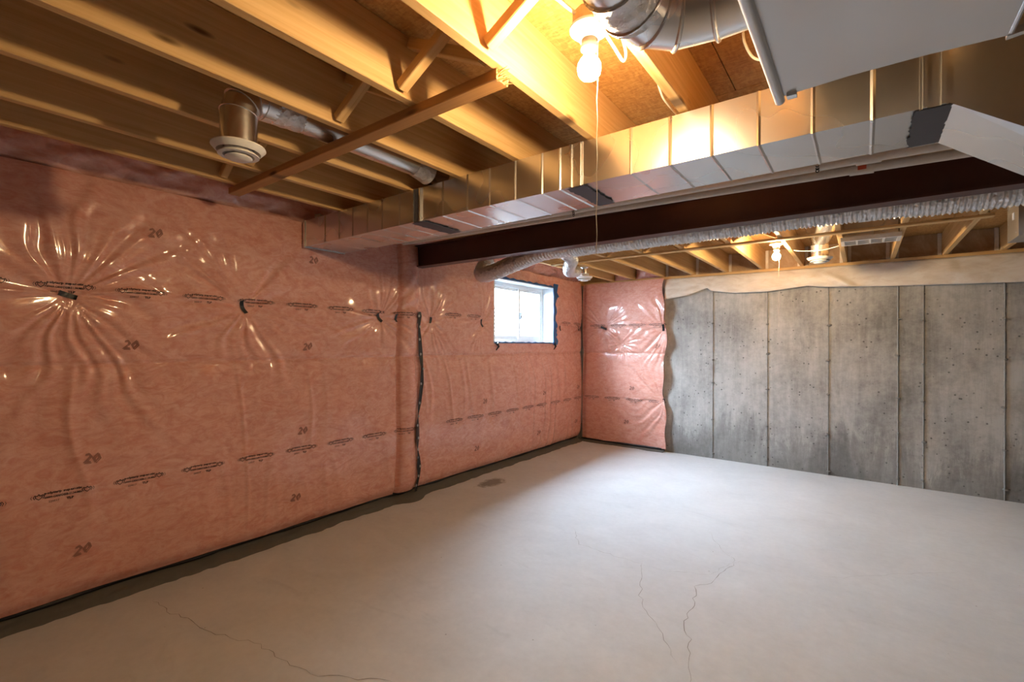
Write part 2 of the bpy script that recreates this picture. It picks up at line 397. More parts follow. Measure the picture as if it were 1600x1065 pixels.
def stroke(acc, pts, w, closed=False):
    P = [Vector((*p, 0)) for p in pts]; n = len(P)
    for i in range(n if closed else n-1):
        a, b = P[i], P[(i+1) % n]; t = (b-a).normalized(); pr = Vector((-t.y, t.x, 0))*w/2; k = len(acc[0])
        a = a - t*w*.3; b = b + t*w*.3
        acc[0].extend([(a-pr)[:2], (b-pr)[:2], (b+pr)[:2], (a+pr)[:2]]); acc[1].append((k, k+1, k+2, k+3))
def emblem(acc, u, v, s, side):
    stroke(acc, [(u, v-.5*s), (u+.42*s, v-.12*s), (u+.42*s, v+.3*s), (u+.18*s, v+.18*s), (u, v+.5*s), (u-.18*s, v+.18*s), (u-.42*s, v+.3*s), (u-.42*s, v-.12*s)], .11*s, True)
    for d in (-1, 1):
        stroke(acc, [(u+d*.5*s, v+.38*s), (u+d*.72*s, v+.05*s), (u+d*.55*s, v-.34*s)], .1*s)
    stroke(acc, [(u+side*.9*s, v+.3*s), (u+side*1.05*s, v), (u+side*.9*s, v-.3*s)], .06*s)
def print_mesh():
    acc = ([], [])
    emblem(acc, .022, -.002, .028, -1); emblem(acc, .206, -.002, .028, 1)
    put_text(acc, 'polytarp super-six', .042, .002, .145, .016, .035)
    put_text(acc, '60009-CAN/CGSB-51.34-M86', .042, -.0165, .145, .0125, .03)
    put_text(acc, '220517', .058, -.039, .040, .0105, .01)
    put_text(acc, 'TLP', .125, -.039, .030, .0125, .04)
    return np.array(acc[0]), acc[1]
PV, PF = print_mesh()
def stamp(V, Fc, u, v, fn, par, mat, name, tilt=0.):
    V = V.copy(); V[:, 1] += tilt*V[:, 0]
    U = V[:, 0]+u; Z = V[:, 1]+v; X, Y, Zz = fn(U, Z)
    me = bpy.data.meshes.new(name); me.from_pydata(np.stack([X, Y, Zz], -1).tolist(), [], Fc); me.update(); return link(name, me, mat, par)
def on_left(u, z, off=.0035): return XL + hl(u, z) + off, u, z
for i in range(-4, 19):
    y = .438+.3235*i
    if not (WY0-.22 < y < WY1 or 2.88 < y < 3.05) and y < 6.0: stamp(PV, PF, y, 1.74-.004*i*(i < 9), on_left, BL, M['ink'], 'printed_mark')
for i in range(-4, 18):
    y = .435+.326*i
    if not (2.88 < y < 3.12) and y < 6.0: stamp(PV, PF, y, .655, on_left, BL, M['ink'], 'printed_mark')
def twenty(u, v, fn, par, s=1.):
    acc = ([], []); put_text(acc, '20', 0, 0, .075*s, .062*s, .02); put_text(acc, '20', .006, -.004, .075*s, .062*s)
    V = np.array(acc[0]); V[:, 0] += .25*V[:, 1]
    stamp(V, acc[1], u-.04, v-.03, fn, par, M['inkfade'], 'stamped_number', random.uniform(-.15, .15))
for u, v in ((.937, 2.09), (1.938, 2.081), (1.893, 1.415), (.662, .821), (1.858, .791), (.627, .328), (1.812, .305), (3.958, .815), (5.166, .811), (6.1, .822), (3.845, .31), (5.051, .298), (6.05, .323), (.83, 1.432)):
    twenty(u, v, on_left, BL, .9)
def strip(u, v, L, wd, ang, fn, par, name='tape_strip', bend=0.):
    n = 6; V = []; F_ = []
    for i in range(n+1):
        s = (i/n-.5)*L; c, sn = math.cos(ang), math.sin(ang); bo = bend*(4*(s/L)**2-1)
        for t in (-wd/2, wd/2): V.append((c*s - sn*(t+bo), sn*s + c*(t+bo)))
    return stamp(np.array(V), [(2*i, 2*i+2, 2*i+3, 2*i+1) for i in range(n)], u, v, lambda a, b: fn(a, b, .007), par, M['black'], name)
for u, v, L, ang, b in ((.563, 1.69, .075, -.32, 0), (1.442, 1.685, .09, -1.2, .01), (2.565, 1.665, .085, -.9, .006), (2.735, 1.67, .07, -1.55, .005), (2.99, 1.665, .07, 1.5, .006), (3.17, 1.67, .06, 1.45, .008), (3.94, 1.67, .09, -1.2, .01), (5.56, 1.66, .07, -1.3, .01), (6.12, 1.675, .08, 1.4, .01), (6.2, 1.68, .08, 1.3, .012)):
    strip(u, v, L, .026, ang, on_left, BL, bend=b)
# sinuous black seam tape beside the pilaster
sp = [(2.985, 1.74), (2.985, 1.70), (2.998, 1.6), (3.017, 1.48), (3.035, 1.34), (3.046, 1.2), (3.037, 1.06), (3.0, .88), (2.972, .76), (2.962, .68), (2.957, .56), (2.975, .45), (2.996, .37), (3.012, .28), (3.014, .19), (3.0, .1), (2.99, .02)]
V = []; n = len(sp)
for i, (u, v) in enumerate(sp):
    wd = .021*(1+.35*math.sin(i*2.1)) + (.012 if i < 2 or 8 < i < 11 else 0); V += [(u-wd, v), (u, v), (u+wd, v)]
Vn = np.array(V); Fq = [(3*i+k+3, 3*i+k+4, 3*i+k+1, 3*i+k) for i in range(n-1) for k in (0, 1)]
tape = stamp(Vn, Fq, 0, 0, lambda a, b: on_left(a, b, .02), BL, M['black'], 'seam_tape')
for i in range(1, n-1):
    u, v = sp[i]; u += .012*math.sin(i*4.); x = XL+float(hl(np.array(u), np.array(v)))+.022
    MB().add([(x, u, v)]+[(x+d, u+.010*math.cos(k*PI/4), v+.013*math.sin(k*PI/4)) for d in (0, .003) for k in range(8)], [tuple(range(9, 17))]+[(1+k, 1+(k+1) % 8, 9+(k+1) % 8, 9+k) for k in range(8)]).build('washer', M['dot'], tape)
# pink batt tucked into the joist space above the blanket
us2 = np.concatenate([np.arange(YR, 6.24, .03)]); vs2 = np.linspace(0, 1, 26)
def batt(u, v):
    a = v*PI*.62
    X = XL - .05 + .10*np.sin(a*1.35) + .045*(vn(u*3, v*3, 21)-.5) + .05*(vn(u*11, v*6, 22)-.5) - .05*v
    return X, u, 2.335 + .262*v + .012*(vn(u*5, v*2, 23)-.5)*(1-v)
co, q = grid(us2, vs2, batt)
tag(link('rim_batt', np_mesh('rim_batt', co, q), M['pinkbatt'], None, 'all'), 'crumpled dull pink batt stuffed above the long insulated wall', 'insulation')

# ------------------------------------------------------------------ blanket return on the back wall
YBF = YB-.055; XE = -2.115
STB = [(-3.01, 1.68, .32), (-2.13, 1.67, .42), (-2.125, .69, .5), (-2.75, 1.45, .2)]
def hb(x, z):
    lo = np.clip((z-.05)/1.27, 0, 1); hi = np.clip((z-1.32)/1.0, 0, 1)
    h = .02*np.sin(PI*lo)**.7 + .03*np.sin(PI*hi)**.7 + .03*(vn(x*2, z*1.6, 41)-.5) + .014*(vn(x*6, z*5, 42)-.5)
    h += wrinkles(x, z, STB, 51) - .012*crease(z-1.32, .008)
    h -= .03*crease(x+3.36, .05)
    return np.maximum(h, -.045)
us3 = np.arange(-3.37, XE+.001, .010); vs3 = np.arange(.045, 2.335, .011)
edge = lambda v: .022*np.sin(v*5.1) + .016*np.sin(v*13+1)
def backf(u, v):
    k = np.clip((u+2.5)/(2.5+XE), 0, 1)
    return u+edge(v)*k, YBF-hb(u, v)-.02*np.clip((u-XE+.12)/.12, 0, 1)*np.sin(v*7+.6)**2, v
co, q = grid(us3, vs3, backf)
BB = thing('insulation_blanket', 'short pink insulation blanket ending beside the bare concrete on the back wall', 'insulation')
sb = link('poly_sheet', np_mesh('poly_sheet', co, q), M['pink'], BB, 'all')
e0 = [backf(np.array(XE), np.array(z)) for z in vs3]
m = MB(); V = []
for (x, y, z) in e0: V += [(float(x), float(y), float(z)), (float(x)-.02, YB-.001, float(z))]
m.add(V, [(2*i, 2*i+1, 2*i+3, 2*i+2) for i in range(len(e0)-1)]); m.build('cut_edge', M['pinkbatt'], BB, 'all')
def on_back(u, z, off=.0035): return u, YBF-hb(u, z)-off, z
for u in (-3.22, -2.89, -2.61, -2.33): stamp(PV, PF, u, 1.715, on_back, BB, M['ink'], 'printed_mark')
for u in (-3.31, -2.985, -2.66, -2.335): stamp(PV, PF, u, .672, on_back, BB, M['ink'], 'printed_mark')
for u, v in ((-2.577, .841), (-2.659, .358), (-2.216, 1.427)): twenty(u, v, on_back, BB, .9)
for u, v, L, ang in ((-3.01, 1.675, .1, -.35), (-2.14, 1.67, .09, -1.5), (-2.14, .69, .05, 1.5)): strip(u, v, L, .03, ang, on_back, BB)
hem([(x, YBF-.004, .04) for x in np.arange(-3.36, XE, .06)], .012, 'bottom_hem', BB)

# dark curb of slab edge mortar along the wall foot
us4 = np.arange(YR, 6.2, .025); vs4 = np.linspace(0, 1, 9)
def curb(u, v):
    wd = .045 + .03*vn(u*5, u*0, 61) + .02*vn(u*23, u*0, 62) + .075*np.sin(PI*np.clip((u-2.72)/.34, 0, 1))
    X = XF + .01 + (wd+.06)*v
    return X, u, .058*(1-v)**.6*(.65+.6*vn(u*9, v*4, 63)) - .002*v
co, q = grid(us4, vs4, curb)
M['curb'] = plain('damp_mortar', (.12, .115, .105), .85)
struct(link('baseboard_left', np_mesh('baseboard_left', co, q[:, ::-1]), M['curb'], None, 'all'))
us5 = np.arange(-3.4, -2.1, .025)
co, q = grid(us5, vs4, lambda u, v: (u, YB - (.09+.03*vn(u*6, u*0, 66))*v, .042*(1-v)**.6*(.65+.6*vn(u*9, v*4, 67))))
struct(link('baseboard_back', np_mesh('baseboard_back', co, q), M['curb'], None, 'all'))

# ------------------------------------------------------------------ basement window
r = bpy.data.objects.new('window_1', None); COL.objects.link(r); struct(r); r.location = (0, 0, 0)
XW = -3.56
m = MB(); m.box((XW, WY0-.01, WZ0-.01), (XL+.014, WY1+.01, WZ0+.006)); m.build('reveal', M['vinyl'], r)
m = MB(); m.box((XW, WY0-.01, WZ1-.006), (XL+.014, WY1+.01, WZ1+.01)); m.build('reveal', M['vinyl'], r)
for y in (WY0-.01, WY1-.008): MB().box((XW, y, WZ0), (XL+.014, y+.018, WZ1)).build('reveal', M['vinyl'], r)
fr = MB(); x0, x1 = XW-.05, XW+.03
fr.box((x0, WY0, WZ0), (x1, WY1, WZ0+.045)); fr.box((x0, WY0, WZ1-.05), (x1, WY1, WZ1)); fr.box((x0, WY0, WZ0+.045), (x1, WY0+.045, WZ1-.05)); fr.box((x0, WY1-.05, WZ0+.045), (x1, WY1, WZ1-.05))
fr.build('window_frame', M['vinyl'], r)
ym = 4.87
for y0, y1, xs in ((WY0+.045, ym+.03, XW-.03), (ym-.025, WY1-.05, XW-.002)):
    s = MB(); z0, z1 = WZ0+.045, WZ1-.05
    wr = .035
    s.box((xs, y0, z0), (xs+.025, y1, z0+.04)); s.box((xs, y0, z1-.035), (xs+.025, y1, z1)); s.box((xs, y0, z0+.04), (xs+.025, y0+wr, z1-.035)); s.box((xs, y1-wr, z0+.04), (xs+.025, y1, z1-.035))
    sa = s.build('sash', M['vinyl'], r)
    MB().box((xs+.010, y0+wr, z0+.04), (xs+.014, y1-wr, z1-.035)).build('pane', M['glass'], sa)
lt = MB().box((XW+.026, ym-.012, 1.76), (XW+.045, ym+.012, 1.84)).build('latch', M['mastic'], r)
def bluetape(pts, wd, along):
    s = MB(); V = []
    for i, (y, z) in enumerate(pts):
        j = wd*(1+.35*math.sin(i*2.7)); x = XL+.022+.004*math.sin(i*1.7)
        V += [(x, y, z), (x, y+(j if along == 'z' else 0), z+(j if along == 'y' else 0))]
    k = len(pts); fc = [(2*i, 2*i+2, 2*i+3, 2*i+1) for i in range(k-1)]
    o = s.add(V, fc).build('blue_tape', M['blue'], r); md = o.modifiers.new('s', 'SOLIDIFY'); md.thickness = .004; return o
bluetape([(WY1-.01, z) for z in np.linspace(WZ0-.03, WZ1+.06, 16)], .105, 'z')
bluetape([(y, WZ1+.004) for y in np.linspace(WY0, WY1+.06, 20)], .022, 'y')
bluetape([(y, WZ0-.012) for y in np.linspace(WY0, WY1+.04, 20)], .016, 'y')
for y in (WY0+.03, WY1+.01):
    MB().tube([(XL+.03, y, WZ0-.01), (XL+.035, y+.03, WZ0-.05), (XL+.03, y-.01, WZ0-.09)], [.018, .012, .006], 6).build('tape_tail', M['black'], r)
# corrugated steel window well outside
pts = [(-3.70 - .62*math.sin(t)**.8 if math.sin(t) > 0 else -3.70, 4.86 - .80*math.cos(t)) for t in np.linspace(0, PI, 41)]
V = []; zs = np.arange(.9, 1.99, .0069)
for (x, y) in pts:
    nx, ny = (x+3.7), (y-4.86); l = math.hypot(nx, ny)+1e-6
    for z in zs: d = .010*math.sin(2*PI*z/.055); V.append((x+nx/l*d, y+ny/l*d, z))
nz = len(zs); m = MB().add(V, [(i*nz+j, i*nz+j+1, (i+1)*nz+j+1, (i+1)*nz+j) for i in range(40) for j in range(nz-1)])
well = thing('window_well', 'corrugated galvanised steel well outside the basement window', 'window well')
m.build('corrugated_sheet', M['wellm'], well, 'all')
MB().tube([(x, y, 1.99) for x, y in pts], .014, 8).build('rolled_rim', M['wellm'], well, 'all')
MB().box((-4.34, 4.04, .84), (-3.70, 5.68, .9)).build('gravel_bed', M['gravel'], well)

# ------------------------------------------------------------------ lumber
def lumber_mesh(name, L, wd, h, ch=.003):
    a, b = wd/2, h/2; c = ch
    sec = [(-a+c, -b), (a-c, -b), (a, -b+c), (a, b-c), (a-c, b), (-a+c, b), (-a, b-c), (-a, -b+c)]
    V = [(x, y, z) for y in (-L/2, L/2) for x, z in sec]
    Fc = [(i, (i+1) % 8, 8+(i+1) % 8, 8+i) for i in range(8)] + [tuple(reversed(range(8))), tuple(range(8, 16))]
    me = bpy.data.meshes.new(name); me.from_pydata(V, [], Fc); me.update(); return me
def lumber(name, p0, p1, wd, h, mat, roll=0., parent=None):
    p0, p1 = Vector(p0), Vector(p1); d = p1-p0
    o = link(name, lumber_mesh(name, d.length, wd, h), mat, parent)
    y = d.normalized(); x = y.cross(Vector((0, 0, 1)))
    x = x.normalized() if x.length > 1e-4 else Vector((1, 0, 0)); z = x.cross(y)
    o.matrix_world = Matrix(((x.x, y.x, z.x, (p0.x+p1.x)/2), (x.y, y.y, z.y, (p0.y+p1.y)/2), (x.z, y.z, z.z, (p0.z+p1.z)/2), (0, 0, 0, 1))) @ Matrix.Rotation(roll, 4, 'Y')
    return o
ZJ, JH = 2.36, .235
JX = [-2.93, -2.61, -2.20, -1.80, -1.40, -.987, -.58, -.175, .232, .64, 1.046, 1.45, 1.86, 2.26, 2.67, 3.08]
ORD = ['first', 'second', 'third', 'fourth', 'fifth', 'sixth', 'seventh', 'eighth', 'ninth', 'tenth', 'eleventh', 'twelfth', 'thirteenth', 'fourteenth', 'fifteenth', 'sixteenth']
near_me = lumber_mesh('floor_joist', 2.985-YR, .038, JH); far_me = lumber_mesh('floor_joist', YB+.12-2.99, .038, JH)
for i, x in enumerate(JX):
    a = link('floor_joist', near_me, M['wood']); a.location = (x+.019, (2.985+YR)/2, ZJ+JH/2)
    tag(a, f'spruce floor joist before the steel beam, {ORD[i]} from the long pink wall', 'joist', 'joists before the steel beam')
    b = link('floor_joist', far_me, M['wood']); b.location = (x+.019, (YB+.12+2.99)/2, ZJ+JH/2)
    tag(b, f'spruce floor joist between steel beam and concrete wall, {ORD[i]} from the long pink wall', 'joist', 'joists beyond the steel beam')
def bridging(y, gr, where, bays):
    for i in bays:
        a, b = JX[i]+.038, JX[i+1]; e = .003
        z0, z1 = ZJ+.024, ZJ+JH-.03
        for k, (za, zb) in enumerate(((z0, z1), (z1, z0))):
            if i == 5 and k == 1 and y < 3: continue
            yy = y + (k-.5)*.046
            t = math.atan2(abs(zb-za), b-a); q = .019*math.sin(t)
            o = lumber('bridging_brace', (a+q+e, yy, za), (b-q-e, yy, zb), .038, .038, M['wood'])
            tag(o, f'{"rising" if k == 0 else "falling"} diagonal cross brace {where}, between {ORD[i]} and {ORD[i+1]} joists from pink wall', 'brace', gr)
bridging(1.14, 'cross braces before the beam', 'before the beam', [0, 1, 3, 4, 5])
bridging(4.55, 'cross braces beyond the beam', 'beyond the beam', [1, 2, 3, 4, 5, 9])
# strapping nailed under the joists
o = lumber('wood_strap', (-3.0, 1.225, ZJ-.020), (-.968, 1.225, ZJ-.020), .064, .038, M['strap'])
tag(o, 'rough brown wooden strap nailed under the joists with a splintered end', 'wood strap')
sp_ = MB()
for k in range(16):
    t = random.random(); y = 1.225+random.uniform(-.03, .03); z = ZJ-.02+random.uniform(-.017, .017); L = random.uniform(.015, .05); wv = random.uniform(.002, .006)
    sp_.add([(-.972, y-wv, z-wv), (-.972, y+wv, z-wv), (-.972, y, z+wv), (-.972+L, y+random.uniform(-.01, .01), z+random.uniform(-.008, .008))], [(0, 1, 3), (1, 2, 3), (2, 0, 3)])
s = sp_.build('splinters', M['wood']); s.parent = o; s.matrix_parent_inverse = o.matrix_world.inverted()
o = lumber('wood_strap', (-2.85, 4.55, ZJ-.010), (.72, 4.55, ZJ-.010), .064, .019, M['wood'])
tag(o, 'pale thin wooden strap nailed under the joists beyond the beam', 'wood strap')
# sill plate and rim boards at the back wall
o = lumber('sill_plate', (XF-.15, YB+.08, 2.34), (XR, YB+.08, 2.34), .16, .04, M['wood']); tag(o, 'wooden sill plate on top of the concrete wall carrying joist ends', 'sill plate')
o = lumber('rim_joist', (XF-.15, YB+.145, ZJ+JH/2), (XR, YB+.145, ZJ+JH/2), .04, JH, M['wood']); tag(o, 'wooden rim joist with poly covered panels between the far joist ends', 'rim joist'); RJ = o
for i in range(len(JX)-1):
    a, b = JX[i]+.041, JX[i+1]-.003
    if i < 2:
        us6 = np.linspace(a, b, 24); vs6 = np.linspace(ZJ+.002, ZC-.004, 16)
        co, q = grid(us6, vs6, lambda u, v: (u, YB+.05-.07*np.sin(PI*(u-a)/(b-a))**.5*np.sin(PI*(v-ZJ)/JH)**.5-.03*vn(u*14, v*14, 70+i), v))
        tag(link('rim_pillow', np_mesh('rim_pillow', co, q), M['pinkbatt'], None, 'all'), f'pink insulation pillow at the far rim between {ORD[i]} and {ORD[i+1]} joists', 'insulation', 'rim insulation')
    else:
        root = bpy.data.objects.new('rim_panel', None); COL.objects.link(root); root.location = ((a+b)/2, YB+.12, ZJ)
        root.parent = RJ; root.matrix_parent_inverse = RJ.matrix_world.inverted()
        hw = (b-a)/2
        us6 = np.linspace(-hw, hw, 16); vs6 = np.linspace(.002, JH-.002, 10)
        co, q = grid(us6, vs6, lambda u, v: (u, -.02-.012*vn(u*12+i, v*12, 80), v)); link('poly_sheet', np_mesh('poly_sheet', co, q), M['rim'], root, 'all')
        for e in (-hw, hw-.03): MB().box((e, -.045, 0), (e+.03, -.012, JH-.005)).build('folded_edge', M['wrap'], root)
# white membrane lapped over the top of the concrete wall
us7 = np.arange(-2.13, XR, .02); vs7 = np.linspace(0, 1, 14)
knx = [at(x, y, 'y', YB)  for x, y in ((1042, 468), (1075, 462), (1106, 450), (1112, 455), (1150, 458), (1200, 456), (1262, 447), (1290, 449), (1400, 447), (1500, 444), (1600, 441))]
kx = np.array([p.x for p in knx] + [XR]); kz = np.array([p.z for p in knx] + [2.04])
def memb(u, v):
    zb = np.interp(u, kx, kz); z = 2.325 - (2.325-zb)*v
    fold = .035*crease(u - (-.45 + .35*v), .06)*v
    return u, YB - .008 - .03*np.sin(PI*v*.8)*(.4+vn(u*3, v*2, 91)) - .012*vn(u*9, v*5, 92) - fold - .012*v, z
co, q = grid(us7, vs7, memb)
o = tag(link('sill_membrane', np_mesh('sill_membrane', co, q), M['wrap'], None, 'all'), 'creased off-white membrane lapped over the top of the concrete wall', 'membrane')
md = o.modifiers.new('s', 'SOLIDIFY'); md.thickness = .002

# ------------------------------------------------------------------ steel beam
bm = thing('steel_beam', 'dark red-brown steel I-beam spanning the basement under the joists', 'beam', (0, 2.99, 2.156))
x0, x1 = XF-.1, XR-.01
MB().box((x0, -.05, 0), (x1, .05, .010)).build('flange', M['steel'], bm)
MB().box((x0, -.05, .192), (x1, .05, .202)).build('flange', M['steel'], bm)
MB().box((x0, -.0035, .010), (x1, .0035, .192)).build('web', M['steel'], bm)

# ------------------------------------------------------------------ main supply duct
YD0, YD1, ZD0, ZD1 = 1.85, 2.18, 2.16, 2.352
duct = thing('supply_duct', 'long rectangular galvanised duct running under the joists in front of the beam', 'duct', (0, 0, 0))
def section(xa, xb, beads, name='duct_section', mat='galv'):
    s = MB(); s.box((xa, YD0, ZD0), (xb, YD1, ZD1))
    o = s.build(name, M[mat], duct)
    for x in beads:
        b = MB(); h = .004; hw = .007
        for (p, n) in (((YD0, ZD0-h, ZD1), 'f'),):
            b.add([(x-hw, YD0, ZD0), (x, YD0-h, ZD0-h), (x+hw, YD0, ZD0), (x-hw, YD0, ZD1), (x, YD0-h, ZD1), (x+hw, YD0, ZD1)], [(0, 1, 4, 3), (1, 2, 5, 4)])
            b.add([(x-hw, YD0, ZD0), (x, YD0-h, ZD0-h), (x+hw, YD0, ZD0), (x-hw, YD1, ZD0), (x, YD1, ZD0-h), (x+hw, YD1, ZD0)], [(0, 3, 4, 1), (1, 4, 5, 2)])
        b.build('bead', M[mat], o)
section(-3.325, -2.13, [-3.059, -2.886, -2.73, -2.569, -2.418, -2.252])
section(-2.05, -1.07, [-1.88, -1.696, -1.541, -1.376, -1.218, -1.119])
section(-1.0, .135, [-.775, -.612, -.456, -.298, -.135, .024])
MB().box((-3.345, YD0-.006, ZD0-.006), (-3.325, YD1+.006, ZD1+.002)).build('end_cap', M['galv'], duct)
for xa, xb in ((-2.13, -2.05), (-1.07, -1.0), (.135, .20)):
    j = MB().box((xa, YD0-.004, ZD0-.004), (xb, YD1+.004, ZD1)).build('joint_collar', M['galv'], duct)
    for x in (xa+.012, xb-.012): MB().box((x-.005, YD0-.012, ZD0-.004), (x+.005, YD0-.004, ZD1-.002)).build('drive_cleat', M['galv'], j)
    # brushed sealant on the underside, ragged edges
    us8 = np.linspace(YD0-.002, YD1-.01, 22); V = []
    for y in us8: V += [(xa-.006-.012*random.random(), y, ZD0-.0065), (xb+.004+.014*random.random(), y, ZD0-.0065)]
    MB().add(V, [(2*i, 2*i+2, 2*i+3, 2*i+1) for i in range(21)]).build('sealant', M['mastic'], j)
    if xa < -2: MB().box((xa+.018, YD0-.0075, ZD0-.005), (xb-.018, YD0-.005, ZD1-.002)).build('sealant', M['mastic'], j)
# falling transition towards the furnace
k = .74
def tr(x): return ZD0 - k*(x-.20)
L = 1.1
MB().hexa([(.20, YD0, ZD0), (.20+L, YD0, tr(.20+L)), (.20+L, YD1, tr(.20+L)-.03), (.20, YD1, ZD0), (.20, YD0, ZD1), (.20+L, YD0, ZD1), (.20+L, YD1, ZD1), (.20, YD1, ZD1)]).build('falling_transition', M['galv'], duct)

# ------------------------------------------------------------------ wide return duct overhead
ZR0 = 2.12
rd = thing('return_duct', 'wide pale grey sheet metal return duct with rolled edges and faint creases', 'duct', (0, 0, 0))
ra = at(1227, 150, 'z', ZR0); rb_ = at(1576, 60, 'z', ZR0)
RX0, RX1, RY1 = ra.x-.018, rb_.x, ra.y
b = MB(); xs = [RX0, RX0+(RX1-RX0)*.36, RX0+(RX1-RX0)*.70, RX1]; dz = [0, .007, .006, 0]
V = []
for x, d in zip(xs, dz): V += [(x, YR, ZR0+d), (x, RY1, ZR0+d)]
b.add(V, [(2*i, 2*i+1, 2*i+3, 2*i+2) for i in range(3)])
b.add([(RX0, YR, ZR0), (RX0, RY1, ZR0), (RX0, RY1, 2.355), (RX0, YR, 2.355)], [(0, 3, 2, 1)]).add([(RX1, YR, ZR0), (RX1, RY1, ZR0), (RX1, RY1, 2.355), (RX1, YR, 2.355)], [(0, 1, 2, 3)])
b.add([(RX0, YR, 2.355), (RX1, YR, 2.355), (RX1, RY1, 2.355), (RX0, RY1, 2.355)], [(0, 1, 2, 3)])
b.add([(xs[0], RY1, ZR0), (xs[1], RY1, ZR0+.007), (xs[2], RY1, ZR0+.006), (xs[3], RY1, ZR0), (RX1, RY1, 2.355), (RX0, RY1, 2.355)], [(0, 5, 4, 3, 2, 1)])
b.build('duct_body', M['galvw'], rd)
MB().tube([(RX0+.004, YR, ZR0-.004), (RX0+.004, RY1+.012, ZR0-.004)], .0125, 12).build('rolled_edge', M['galvw'], rd, True)
MB().box((RX0+.022, RY1-.012, ZR0-.008), (RX0+.045, RY1+.010, ZR0+.002)).build('corner_tab', M['galv'], rd)
MB().tube([(RX1, YR, ZR0+.002), (RX1, RY1-.01, ZR0+.002)], .005, 8).build('rolled_edge', M['galvw'], rd, True)
MB().hexa([(RX1-.005, RY1-.004, ZR0-.004), (RX1+.30, RY1-.10, ZR0-.004), (RX1+.30, RY1-.085, ZR0-.004), (RX1-.005, RY1+.012, ZR0-.004), (RX1-.005, RY1-.004, ZR0+.012), (RX1+.30, RY1-.10, ZR0+.012), (RX1+.30, RY1-.085, ZR0+.012), (RX1-.005, RY1+.012, ZR0+.012)]).build('hanger_bar', M['galvw'], rd)

# gored elbow leaving the side of the return duct
ge = thing('gored_elbow', 'shiny gored round elbow joining the side of the overhead return duct', 'duct elbow', (0, 0, 0))
ey, ez, er = 1.175, 2.262, .078
path = [Vector((RX0-.012, ey, ez)), Vector((-.30, ey, ez))]
cx, cy, R = -.30, ey-.135, .135
arcs = [Vector((cx - R*math.sin(t), cy + R*math.cos(t), ez)) for t in (0, PI/6, PI/3, PI/2)]
gp = [path[0]] + [Vector((-.28, ey, ez))] + arcs[1:] + [Vector((cx-R, .55, ez))]
for i in range(len(gp)-1):
    a_, b_ = gp[i], gp[i+1]; d = (b_-a_).normalized()
    MB().tube([a_-d*.006*(i > 0), b_+d*.006], er-.001*(i % 2), 28).build('gore', M['pipe'], ge, True)
for i in range(1, len(gp)-1):
    t = ((gp[i]-gp[i-1]).normalized()+(gp[i+1]-gp[i]).normalized()).normalized()
    MB().tube([gp[i]-t*.006, gp[i]-t*.002, gp[i]+t*.002, gp[i]+t*.006], [er+.001, er+.006, er+.006, er+.001], 28).build('seam_bead', M['pipe'], ge, True)
MB().tube([gp[-2]+Vector((0, -.06, 0))*t_ for t_ in np.linspace(-.3, 1.6, 9)], [er+.004+.003*math.sin(i*5) for i in range(9)], 24).build('foil_tape', M['foil'], ge, True)

# ------------------------------------------------------------------ round branch duct with elbow and ceiling diffuser
def diffuser(par, c, s=1.):
    x, y, z = c
    MB().lathe([(.058*s, .03*s), (.060*s, .0), (.102*s, -.008*s), (.104*s, -.014*s), (.088*s, -.032*s), (.084*s, -.034*s), (.062*s, -.008*s)], 32, c, False).build('diffuser_ring', M['white'], par, True)
    MB().lathe([(.045*s, -.018*s), (.05*s, -.022*s), (.078*s, -.044*s), (.078*s, -.048*s), (.060*s, -.050*s), (.048*s, -.030*s), (.042*s, -.024*s)], 32, c, False).build('diffuser_ring', M['white'], par, True)
    MB().lathe([(.008*s, -.02*s), (.02*s, -.036*s), (.05*s, -.052*s), (.052*s, -.056*s), (.045*s, -.062*s), (.0, -.064*s)], 32, c, False).build('diffuser_disc', M['white'], par, True)
    MB().lathe([(.010*s, .03*s), (.010*s, -.04*s)], 8, c, False).build('diffuser_stem', M['white'], par, True)
def down_elbow(par, top, down_z, r, n=4, R=.085, direction=(0, 1, 0)):
    """gored elbow: horizontal run arriving along direction, turning down"""
    x, y, z = top; d = Vector(direction)
    pts = [Vector((x, y, down_z)), Vector((x, y, z-R))]
    for k in range(1, n): t = k*PI/2/n; pts.append(Vector((x, y, z-R)) + d*R*(1-math.cos(t)) + Vector((0, 0, R*math.sin(t))))
    pts.append(Vector((x, y, z)) + d*R); pts.append(Vector((x, y, z)) + d*(R+.05))
    for i in range(len(pts)-1):
        t = (pts[i+1]-pts[i]).normalized()
        MB().tube([pts[i]-t*.004, pts[i+1]+t*.004], r-.0008*(i % 2), 28).build('elbow_gore', M['pipe'], par, True)
    for i in range(1, len(pts)-1):
        t = ((pts[i]-pts[i-1]).normalized()+(pts[i+1]-pts[i]).normalized()).normalized()
        MB().tube([pts[i]-t*.003, pts[i]-t*.0015, pts[i]+t*.0015, pts[i]+t*.003], [r, r+.0035, r+.0035, r], 28).build('seam_bead', M['pipe'], par, True)
    return pts[-1]
rb = thing('branch_duct', 'round galvanised branch duct with down elbow and white ceiling diffuser by the strap', 'duct', (0, 0, 0))
dz_ = 2.225; dc = at(373, 226, 'z', dz_); bx_, by_ = dc.x, dc.y
diffuser(rb, (bx_, by_, dz_), .93)
PX = -2.005; PZ = 2.432
dd = Vector((PX-bx_, .3, 0)).normalized()
end = down_elbow(rb, (bx_, by_, PZ), dz_, .066, 3, .085, dd)
p1 = Vector((PX+.02, YD0-.10, PZ))
MB().tube([end-dd*.03, end.lerp(p1, .3), end.lerp(p1, .65), p1], .058, 28).build('round_pipe', M['pipe'], rb, True)
MB().tube([end+(p1-end)*t for t in np.linspace(-.06, .16, 8)], [.068, .067, .066, .064, .065, .061, .062, .059], 24).build('foil_tape', M['foil'], rb, True)
